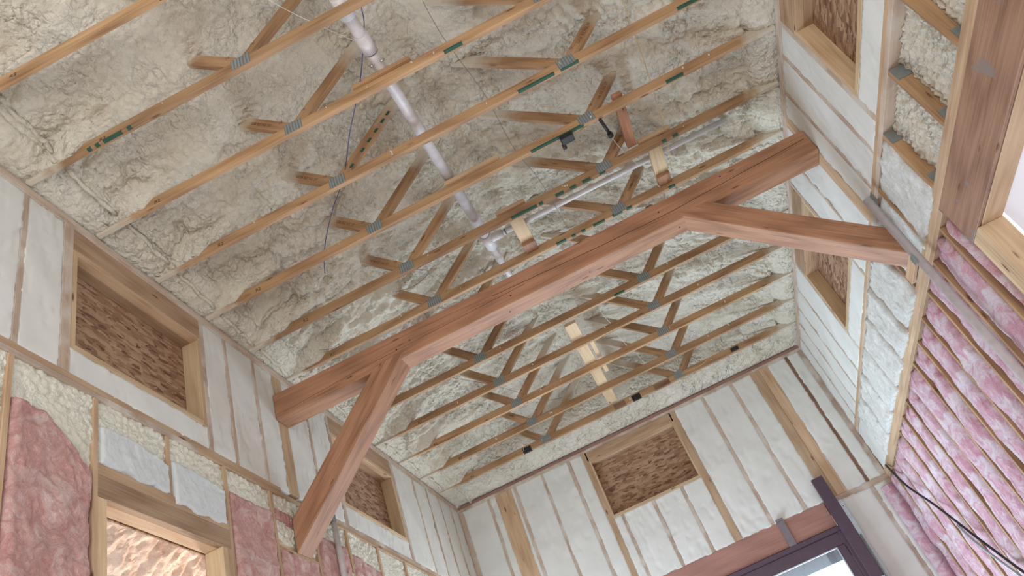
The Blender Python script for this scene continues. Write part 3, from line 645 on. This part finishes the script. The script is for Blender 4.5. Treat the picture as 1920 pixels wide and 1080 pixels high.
# dark steel post with hydraulic/track channel
pp = empty('steel_post', (1.56, YE - .1, 0)); tag(pp, 'dark steel post rising past the door header at the right door edge', 'steel post')
box('post', M['frame'], pp, 1.475, 1.615, YE - .105, YE - .035, 0, 4.40, 'z', .004)
tk = empty('track_channel', (1.66, YE - .1, 0)); tag(tk, 'aluminium track channel with a rod along the dark post', 'track')
box('channel', M['alu'], tk, 1.617, 1.665, YE - .10, YE - .085, 0, 4.06, 'z', .001)
box('flange', M['alu'], tk, 1.660, 1.666, YE - .084, YE - .04, 0, 4.06, 'z', .001)
box('flange', M['alu'], tk, 1.617, 1.622, YE - .084, YE - .04, 0, 4.06, 'z', .001)
tube('rod', M['shiny'], tk, [(1.632, YE - .115, 0), (1.632, YE - .115, 3.62)], .012, 10)
box('bracket', M['alu'], tk, 1.56, 1.616, YE - .12, YE - .107, 3.05, 3.14, 'z', .002)
for z in (3.98, 3.55, 3.1): tube('screw_head', M['black'], tk, [(1.640, YE - .1005, z), (1.640, YE - .104, z)], .006, 8)

# ------------------------------------------------------------------ BEAM and braces
bmz0, bmz1 = 5.500, 5.765; by0, by1 = 5.345, 5.555
beam = empty('timber_beam', (XC, 5.45, bmz0)); tag(beam, 'large reddish timber beam crossing the whole room below the trusses', 'timber beam')
box('timber', M['beam'], beam, XL + .001, XR - .001, by0, by1, bmz0, bmz1, 'x', .008)
box('foam_strip', M['chip'], beam, XL + .5, XR - .15, by0 + .02, by1 - .02, bmz1, bmz1 + .006, 'x', .001)['label'] = 'thin cream line of foam on the beam top'
def crack(pts, r_):
    tube('drying_check', M['dark_line'], beam, [(x, by0 + .0008, z + .004 * math.sin(x * 9) + .003 * math.sin(x * 23)) for x, z in pts], r_, 5, 6)
M['dark_line'] = plain('dark_crack', (.07, .03, .02), .9)
crack([(-2.80, 5.545), (-2.0, 5.585), (-1.2, 5.60), (-.4, 5.615)], .0022)
crack([(-.7, 5.655), (.2, 5.62), (.9, 5.60), (1.4, 5.625), (2.25, 5.66)], .003)
crack([(-2.3, 5.69), (-1.5, 5.70), (-.9, 5.685)], .0016)
for x, z in ((-1.66, 5.60), (-1.52, 5.63), (-.55, 5.57), (.9, 5.66), (1.5, 5.71)): tube('bolt_hole', M['dark_line'], beam, [(x, by0 - .001, z), (x, by0 + .004, z)], .008, 10)
for x in (-.62, .15, 1.0): tube('bolt_hole', M['dark_line'], beam, [(x, by0 + .11, bmz0 - .001), (x, by0 + .11, bmz0 + .004)], .008, 10)
def brace(label, pts, X):
    t = empty('timber_brace', (pts[0][0], by0, pts[0][1])); tag(t, label, 'timber brace')
    prism('timber', M['beam'], t, [(x, by0 - .004, z) for x, z in pts], (0, by1 - by0 + .004, 0), X, (0, 0, 1), .007)
    return t
brace('reddish knee brace sloping from the beam down to the left wall', [(XL + .001, 4.54), (XL + .001, 4.25), (-1.60, 5.545), (-1.595, 5.575), (-1.90, 5.535)], (1, 0, 1))
brace('reddish knee brace sloping from the beam down to the right wall', [(XR - .001, 4.55), (1.29, 5.535), (1.00, 5.565), (1.03, 5.530), (XR - .001, 4.28)], (-1, 0, 1))
pad = wbox('brace_pad', 'stud', None, 'R', 5.30, 5.64, 4.19, 4.272, -.030, -.002, 'y'); tag(pad, 'flat board pad on the right wall behind the foot of the right brace', 'board')

# ------------------------------------------------------------------ TRUSSES
JL, JR = -1.272, .664; CH0, CH1 = H, H + .089; DIP = .22
def text(name, s, m, parent, loc, X, up, size):
    cu = bpy.data.curves.new(name, 'FONT'); cu.body = s; cu.size = size; cu.extrude = .0004; cu.align_x = 'CENTER'; cu.align_y = 'CENTER'
    tmp = bpy.data.objects.new('tmp', cu); me = bpy.data.meshes.new_from_object(tmp); bpy.data.objects.remove(tmp); me.name = name
    X = Vector(X).normalized(); up = Vector(up).normalized(); Z = X.cross(up).normalized()
    Mw = Matrix(((X.x, up.x, Z.x, loc[0]), (X.y, up.y, Z.y, loc[1]), (X.z, up.z, Z.z, loc[2]), (0, 0, 0, 1)))
    me.materials.clear(); return link(name, me, m, Mw, parent)
def web(par, jx, sgn, ang, ln, y0):
    """web in the truss plane, cut level where it sits on the chord"""
    d = Vector((sgn * math.cos(ang), 0, math.sin(ang))); n = Vector((-d.z, 0, d.x)); hw = .0445; zb = CH1 + .0008
    c = Vector((jx + sgn * .022, 0, 6.165)); pts = []
    for s in (-1, 1):
        o = c + n * hw * s; t = (zb - o.z) / d.z; pts.append((o + d * t, o + d * ln))
    P = [pts[0][0], pts[0][1], pts[1][1], pts[1][0]]
    P = [(p.x, y0 - .019, p.z) for p in P]
    return prism('web', M['web'], par, P, (0, .038, 0), d, (0, 1, 0), .0015)
def cplate(par, x, y, z, s=1.0):
    bm = bmesh.new(); bmesh.ops.create_cube(bm, size=1, matrix=Matrix.Diagonal((.135 * s, .0016, .102 * s, 1)))
    p = link('connector_plate', bpy.data.meshes.new('connector_plate'), M['plate'], Matrix.Translation((x, y, z)), par); bm.to_mesh(p.data); bm.free()
    bm = bmesh.new()
    for i in range(6): bmesh.ops.create_cube(bm, size=1, matrix=Matrix.Translation(((-.055 + .022 * i) * s, -.0022, 0)) @ Matrix.Diagonal((.010 * s, .003, .098 * s, 1)))
    me = bpy.data.meshes.new('ribs'); bm.to_mesh(me); bm.free(); link('ribs', me, M['plateL'], Matrix.Translation((x, y, z)), p); return p
ords = {0: 'nearest the camera, cut off at the top left corner', 1: 'second from the camera', 2: 'third from the camera, under the strapped pipe', 3: 'fourth from the camera', 4: 'fifth from the camera with the black sensor and rod under it',
        5: 'sixth from the camera, just before the white branch pipe', 6: 'seventh from the camera, just above the near side of the big beam', 7: 'hidden mostly behind the big beam', 8: 'first visible past the big beam', 9: 'second past the big beam',
        10: 'third past the big beam', 11: 'fourth past the big beam, next to last', 12: 'furthest away, with dark stains, next to the end wall'}
for k in range(-1, 13):
    y = YK(k)
    if k < 0: continue
    t = empty('roof_truss', (XC, y, H)); tag(t, 'wooden roof truss ' + ords[k], 'roof truss', 'roof trusses across the ceiling')
    box('bottom_chord', M['tchord'], t, XL + .002, XR - .002, y - .019, y + .019, CH0, CH1, 'x', .0025)
    for jx, sg in ((JL, 1), (JR, -1)):
        web(t, jx, -sg, math.radians(44), .62, y); web(t, jx, sg, math.radians(42), .98, y)
        cplate(t, jx, y - .0202, 6.163)
    yf = y - .0197
    for jx, sg in ((JL, 1), (JR, -1)):
        for dx, dz in ((-sg * .085, .105), (sg * .10, .115)):
            text('stamp', '10', M['brownink'], t, (jx + dx, yf, 6.165 + dz), (1, 0, 0), (0, 0, 1), .034)
        if k in (2, 3, 4, 5) or sg < 0 and k < 8:
            s_ = -sg; dv = Vector((math.cos(math.radians(44)) * s_, 0, math.sin(math.radians(44))))
            X = dv if dv.x > 0 else -dv
            text('stamp', 'GES8 BZ N2 3T' if k % 2 else 'S38 BZ N2 3T', M['brownink'], t, Vector((jx - sg * .02, yf, 6.165)) + dv * .285 - Vector((0, -1, 0)).cross(X) * .008, X, Vector((0, -1, 0)).cross(X), .034)
    text('stamp', 'R2', M['ink'], t, (-2.30 if k % 2 else -2.38, y - .0195, 6.135), (1, 0, 0), (0, 0, 1), .045)
    marks = {0: [(-1.15, -1.12), (-1.40, -1.38)], 1: [(-2.30, -2.16), (-2.12, -2.09), (-2.36, -2.33), (-2.42, -2.39)], 2: [(-.10, .04)], 3: [(.25, .55), (1.55, 1.72), (.60, .75)],
             4: [(.15, .5), (1.35, 1.5), (.5, .62)], 5: [(-.25, .0), (.02, .06), (.18, .26), (.32, .38), (.44, .52), (.6, .66), (1.2, 1.24), (1.3, 1.35)], 6: [(.0, .10), (.16, .2), (.26, .3), (.38, .5), (.58, .68), (1.15, 1.22), (.72, .78)],
             8: [(.3, .42)]}.get(k, [])
    for a, b in marks: box('paint_mark', M['green'], t, a, b, y - .0205, y + .002, CH0 - .0012, CH0 + .016, 'x', 0)
    if k == 3:
        d = Vector((math.cos(math.radians(42)), 0, math.sin(math.radians(42))))
        for q in (.14, .30, .40, .50, .60, .68):
            c = Vector((JL + .022, y - .0197, 6.165)) + d * q + Vector((d.z, 0, -d.x)) * .028
            board('paint_mark', M['green'], t, c - d * .022, c + d * .022, .0016, .026, Vector((d.z, 0, -d.x)), 0)
    if k == 12:
        for a, b in ((-.02, .10), (-.28, -.12), (-1.62, -1.50), (.30, .52)): box('stain', M['black'] if b - a < .14 else M['dark'], t, a, b, y - .0203, y + .0195, CH0 - .0008, CH0 + .07, 'x', 0)
    # a few crumbs of foam stuck on the chord
    for _ in range(5):
        x = rng.uniform(-2, 1.8); r = rng.uniform(.004, .009)
        tube('foam_crumb', M['chip'], t, [(x, y - .019, 6.15 + rng.uniform(-.02, .045)), (x + r, y - .019 - r * .8, 6.15 + rng.uniform(0, .03))], [r, r * .5], 6)

# scab boards and strongbacks lying on the chords
def tboard(name, label, m, a, b, w_, h_, cat='board', group=None, up=(0, 0, 1)):
    return tag(board(name, M[m], None, a, b, w_, h_, up), label, cat, group)
Zt = CH1 + .021
tboard('scab_board', 'short board lying on the third truss under the strapped white pipe', 'chord', (-.78, YK(2) + .0, Zt), (-.33, YK(2) + .0, Zt), .085, .038)
tboard('scab_board', 'short weathered board on top of the fifth truss beside the white pipe', 'stud', (-.60, YK(4) + .0, Zt), (-.10, YK(4) + .0, Zt), .085, .038)
tboard('scab_board', 'short board on top of the sixth truss left of the pale block', 'stud', (-.36, YK(5) - .022, Zt), (-.08, YK(5) - .022, Zt), .042, .038)
tboard('scab_board', 'short board on the sixth truss right of the brown bridging', 'stud', (1.02, YK(5) - .022, Zt), (1.32, YK(5) - .022, Zt), .042, .038)
GB = 'bridging boards between trusses'
def bridge(label, m, x, ya, yb, w_, h_=.038, tail=.13):
    t = empty('bridging_board', (x, (ya + yb) / 2, Zt)); tag(t, label, 'bridging board', GB)
    board('board', M[m], t, (x, ya, Zt), (x, yb, Zt), w_, h_)
    if tail: board('end_block', M['beam'], t, (x, yb - tail, Zt - .04), (x, yb - .002, Zt - .04), w_ * .98, .038)
bridge('brown bridging board between the fifth and sixth trusses near the right', 'beam', .965, YK(4) - .05, YK(5) - .03, .085, tail=0)
bridge('pale bridging board between the sixth and seventh trusses right of the branch pipe end', 'pale', 1.15, YK(5) + .001, YK(6) - .02, .125)
bridge('pale bridging board with a knot between the sixth and seventh trusses in the middle', 'pale', -.225, YK(5) + .001, YK(6) - .02, .125)
sb = empty('strongback', (-.26, 8.2, Zt)); tag(sb, 'long pale board lying across the far trusses past the big beam', 'board')
board('board', M['pale'], sb, (-.26, 7.16, Zt + .0), (-.26, 9.30, Zt + .0), .135, .038)
board('board', M['pale'], sb, (-.14, 7.62, Zt + .04), (-.14, 8.55, Zt + .04), .05, .038)

# ------------------------------------------------------------------ PIPES
pz = CH1 + .088
pv = empty('drain_pipe', (-.55, 4, pz)); tag(pv, 'long white plastic pipe running over the trusses down the room', 'pipe')
tube('pipe', M['pvc'], pv, [(-.545, 1.2, pz), (-.545, 5.32, pz)], .0455, 20)
for y0_, y1_ in ((2.62, 2.78), (2.93, 3.08)): tube('coupling', M['pvc'], pv, [(-.545, y0_, pz), (-.545, y1_, pz)], .053, 20)
tube('purple_ring', M['frame'], pv, [(-.545, 3.081, pz), (-.545, 3.088, pz)], .050, 20)
tube('tee', M['pvc'], pv, [(-.545, 5.30, pz), (-.545, 5.49, pz)], .054, 20)
tube('tee_branch', M['pvc'], pv, [(-.545, 5.385, pz), (-.40, 5.385, pz)], .040, 16)
tube('reducer', M['pvc'], pv, [(-.545, 5.49, pz), (-.545, 5.53, pz)], [.052, .034], 16)
tube('pipe', M['pvc'], pv, [(-.545, 5.50, pz), (-.545, 6.6, pz)], .032, 16)
tube('coupling', M['pvc'], pv, [(-.545, 5.62, pz), (-.545, 5.70, pz)], .040, 16)
bp = empty('branch_pipe', (.3, 5.35, pz)); tag(bp, 'thin white branch pipe running right from the tee above the big beam', 'pipe')
tube('pipe', M['pvc'], bp, [(-.395, 5.385, pz), (1.86, 5.385, pz)], .026, 16)
tube('dark_ring', M['frame'], bp, [(-.37, 5.385, pz), (-.362, 5.385, pz)], .030, 16)
sp = empty('pipe_strap', (-.545, 3.18, pz)); tag(sp, 'shiny metal strap around the white pipe by the third truss', 'pipe strap')
for s in (-1, 1): tube('band', M['shiny'], sp, [(-.545 + s * .050 * math.cos(a), 3.155 + .02 * math.sin(a), pz - .04 + .05 * math.sin(a) * .8) for a in [-.9, -.5, 0, .5]], [.006, .012, .012, .005], 6)
cd = empty('conduit', (2.24, 5.14, 3)); tag(cd, 'grey conduit running down the right wall over the plates and pink batts', 'conduit')
tube('pipe', M['pvcg'], cd, [(XR - .098, 5.085, 4.70), (XR - .098, 5.085, 1.0)], .032, 18)
box('strap', M['plate'], cd, XR - .133, XR - .1305, 5.045, 5.125, 4.06, 4.13, 'z', .001)
wp = empty('vent_pipe', (XL + .03, 6.0, 4)); tag(wp, 'white vertical pipe on the left wall with a grey box at its top', 'pipe')
tube('pipe', M['pvc'], wp, [(XL + .028, 6.02, 2.5), (XL + .028, 6.02, 4.70)], .026, 14)
box('grey_box', M['plate'], wp, XL + .002, XL + .03, 5.95, 6.08, 4.705, 4.80, 'y', .003)
box('nail_plate', M['plate'], WR, XR - .003, XR - .001, 5.17, 5.28, 4.70, 4.80, 'z', 0)

# ------------------------------------------------------------------ small fittings and wires
sn = empty('sensor_box', (.46, YK(4), 6.07)); tag(sn, 'small black box fixed under the fifth truss', 'sensor')
box('body', M['black'], sn, .40, .51, YK(4) - .03, YK(4) + .045, 6.055, 6.108, 'x', .006); tube('cap', M['black'], sn, [(.41, YK(4) + .04, 6.07), (.41, YK(4) + .075, 6.055)], .018, 10)
rd = empty('black_rod', (.70, YK(4), 6.09)); tag(rd, 'short black rod with a knob under the fifth truss right of its plate', 'rod')
tube('stem', M['black'], rd, [(.755, YK(4) + .0, 6.095), (.79, YK(4) + .17, 6.07)], .014, 10); tube('knob', M['black'], rd, [(.788, YK(4) + .165, 6.072), (.795, YK(4) + .205, 6.066)], .022, 10)
bs_ = box('black_clip', M['black'], None, 1.40, 1.50, YK(12) - .05, YK(12) - .021, 6.12, 6.165, 'x', .003); tag(bs_, 'small black clip on the furthest truss near the right wall', 'clip')
def wire(label, m, pts, r=.003, name='wire'):
    return tag(tube(name, M[m], None, pts, r, 6, 8), label, 'wire')
wire('blue wire beside the white pipe, hanging from the second truss to the left', 'blue', [(-.42, 2.66, 6.27), (-.47, 2.85, 6.30), (-.55, 3.0, 6.32), (-.72, 3.22, 6.22), (-.98, 3.55, 6.23), (-1.23, 3.90, 6.24), (-1.5, 4.2, 6.28), (-1.75, 4.5, 6.26), (-1.9, 4.75, 6.24)], .0035)
wire('blue wire stapled to the foam at the top middle of the photo', 'blue', [(.05, 3.0, 6.5), (.35, 3.12, 6.44), (.68, 3.22, 6.42), (1.0, 3.36, 6.40), (1.25, 3.5, 6.35)], .005)
wire('long thin grey line hanging in front of the foam across several trusses', 'grey_wire', [(-.06, 2.5, 6.55), (-.07, 3.3, 6.5), (.02, 3.9, 6.35), (.04, 4.5, 6.30), (.12, 5.0, 6.28), (.16, 5.65, 6.22)], .0022)
wire('thin white string stretched from the top left truss to the pipe', 'string', [(-1.05, 2.2, 6.35), (-.85, 2.55, 6.28), (-.60, 2.95, 6.28)], .002)
wire('white string hanging by the brown bridging board', 'string', [(.80, 4.75, 6.22), (.86, 5.0, 6.2), (.95, 5.22, 6.12)], .0022)
wire('yellow cord hanging at the right of the ceiling', 'yellow', [(1.22, 3.3, 6.42), (1.26, 3.9, 6.38), (1.27, 4.55, 6.25), (1.27, 5.05, 6.21), (1.25, 5.6, 6.22)], .003, 'cord')
wire('pale yellow cord drooping from the furthest truss', 'yellow', [(.70, 9.30, 6.14), (1.0, 9.32, 6.15), (1.25, 9.25, 6.22), (1.35, 9.15, 6.27)], .003, 'cord')
wire('grey wire sagging under the far left trusses', 'grey_wire', [(-1.75, 7.05, 6.25), (-1.45, 7.55, 6.25), (-1.2, 8.0, 6.22), (-1.0, 8.5, 6.24), (-.8, 8.7, 6.27)], .003)
wire('dark loop of wire by the left wall beside the beam', 'grey_wire', [(-2.45, 5.55, 6.16), (-2.36, 5.6, 6.15), (-2.27, 5.62, 6.17)], .003)
wire('loop of grey wire hanging under the sixth truss', 'grey_wire', [(-1.20, 5.1, 6.11), (-1.12, 5.16, 6.07), (-1.3, 5.25, 6.08), (-1.5, 5.3, 6.16)], .003)
for i, (x, y_) in enumerate(((.10, 6.55), (.10, 7.35), (.16, 7.95), (.28, 8.6), (1.05, 8.6), (1.35, 7.3))):
    wire(['short white string above the first truss past the beam', 'short white string above the second truss past the beam', 'curled white string above the third truss past the beam', 'short white string above the fourth truss past the beam',
          'white string hanging at the right above the fourth far truss', 'grey string on the foam right of the far trusses'][i], 'string', [(x, y_, 6.32), (x + .03, y_ + .2, 6.30), (x + .08, y_ + .36, 6.22)], .0028, 'string')
cb = tube('cable', M['black'], None, [(XR - .02, 9.66, 4.14), (XR - .09, 9.12, 3.72), (XR - .08, 8.66, 3.33), (XR - .09, 8.04, 2.79), (XR - .08, 7.5, 2.30), (XR - .08, 7.0, 1.9)], .012, 8, 8); tag(cb, 'dark cable slanting across the pink batts from the far right corner', 'cable')
ct = tube('cable', M['alu'], None, [(XR - .11, 8.3, 3.02), (XR - .13, 8.04, 2.77), (XR - .11, 7.5, 2.26), (XR - .1, 7.0, 1.85)], .012, 8, 8); tag(ct, 'light grey cable beside the dark cable at the lower right edge', 'cable')

# plastic sheet outside the right opening
def pf(u, v): return .03 * (fbm(u * 2 + .5 * v, v * 1.2, 3, 4) - .5) + .012 * np.abs(fbm(u * 5 + v * 2, v * 2, 3, 8) - .5)
ps = panel('plastic_sheet', M['poly'], None, (XR + .175, .6, .2), (0, 1, 0), (0, 0, 1), (-1, 0, 0), 3.80, 4.10, .03, pf, .004)
tag(ps, 'white plastic sheet covering the opening at the right edge', 'plastic sheet')
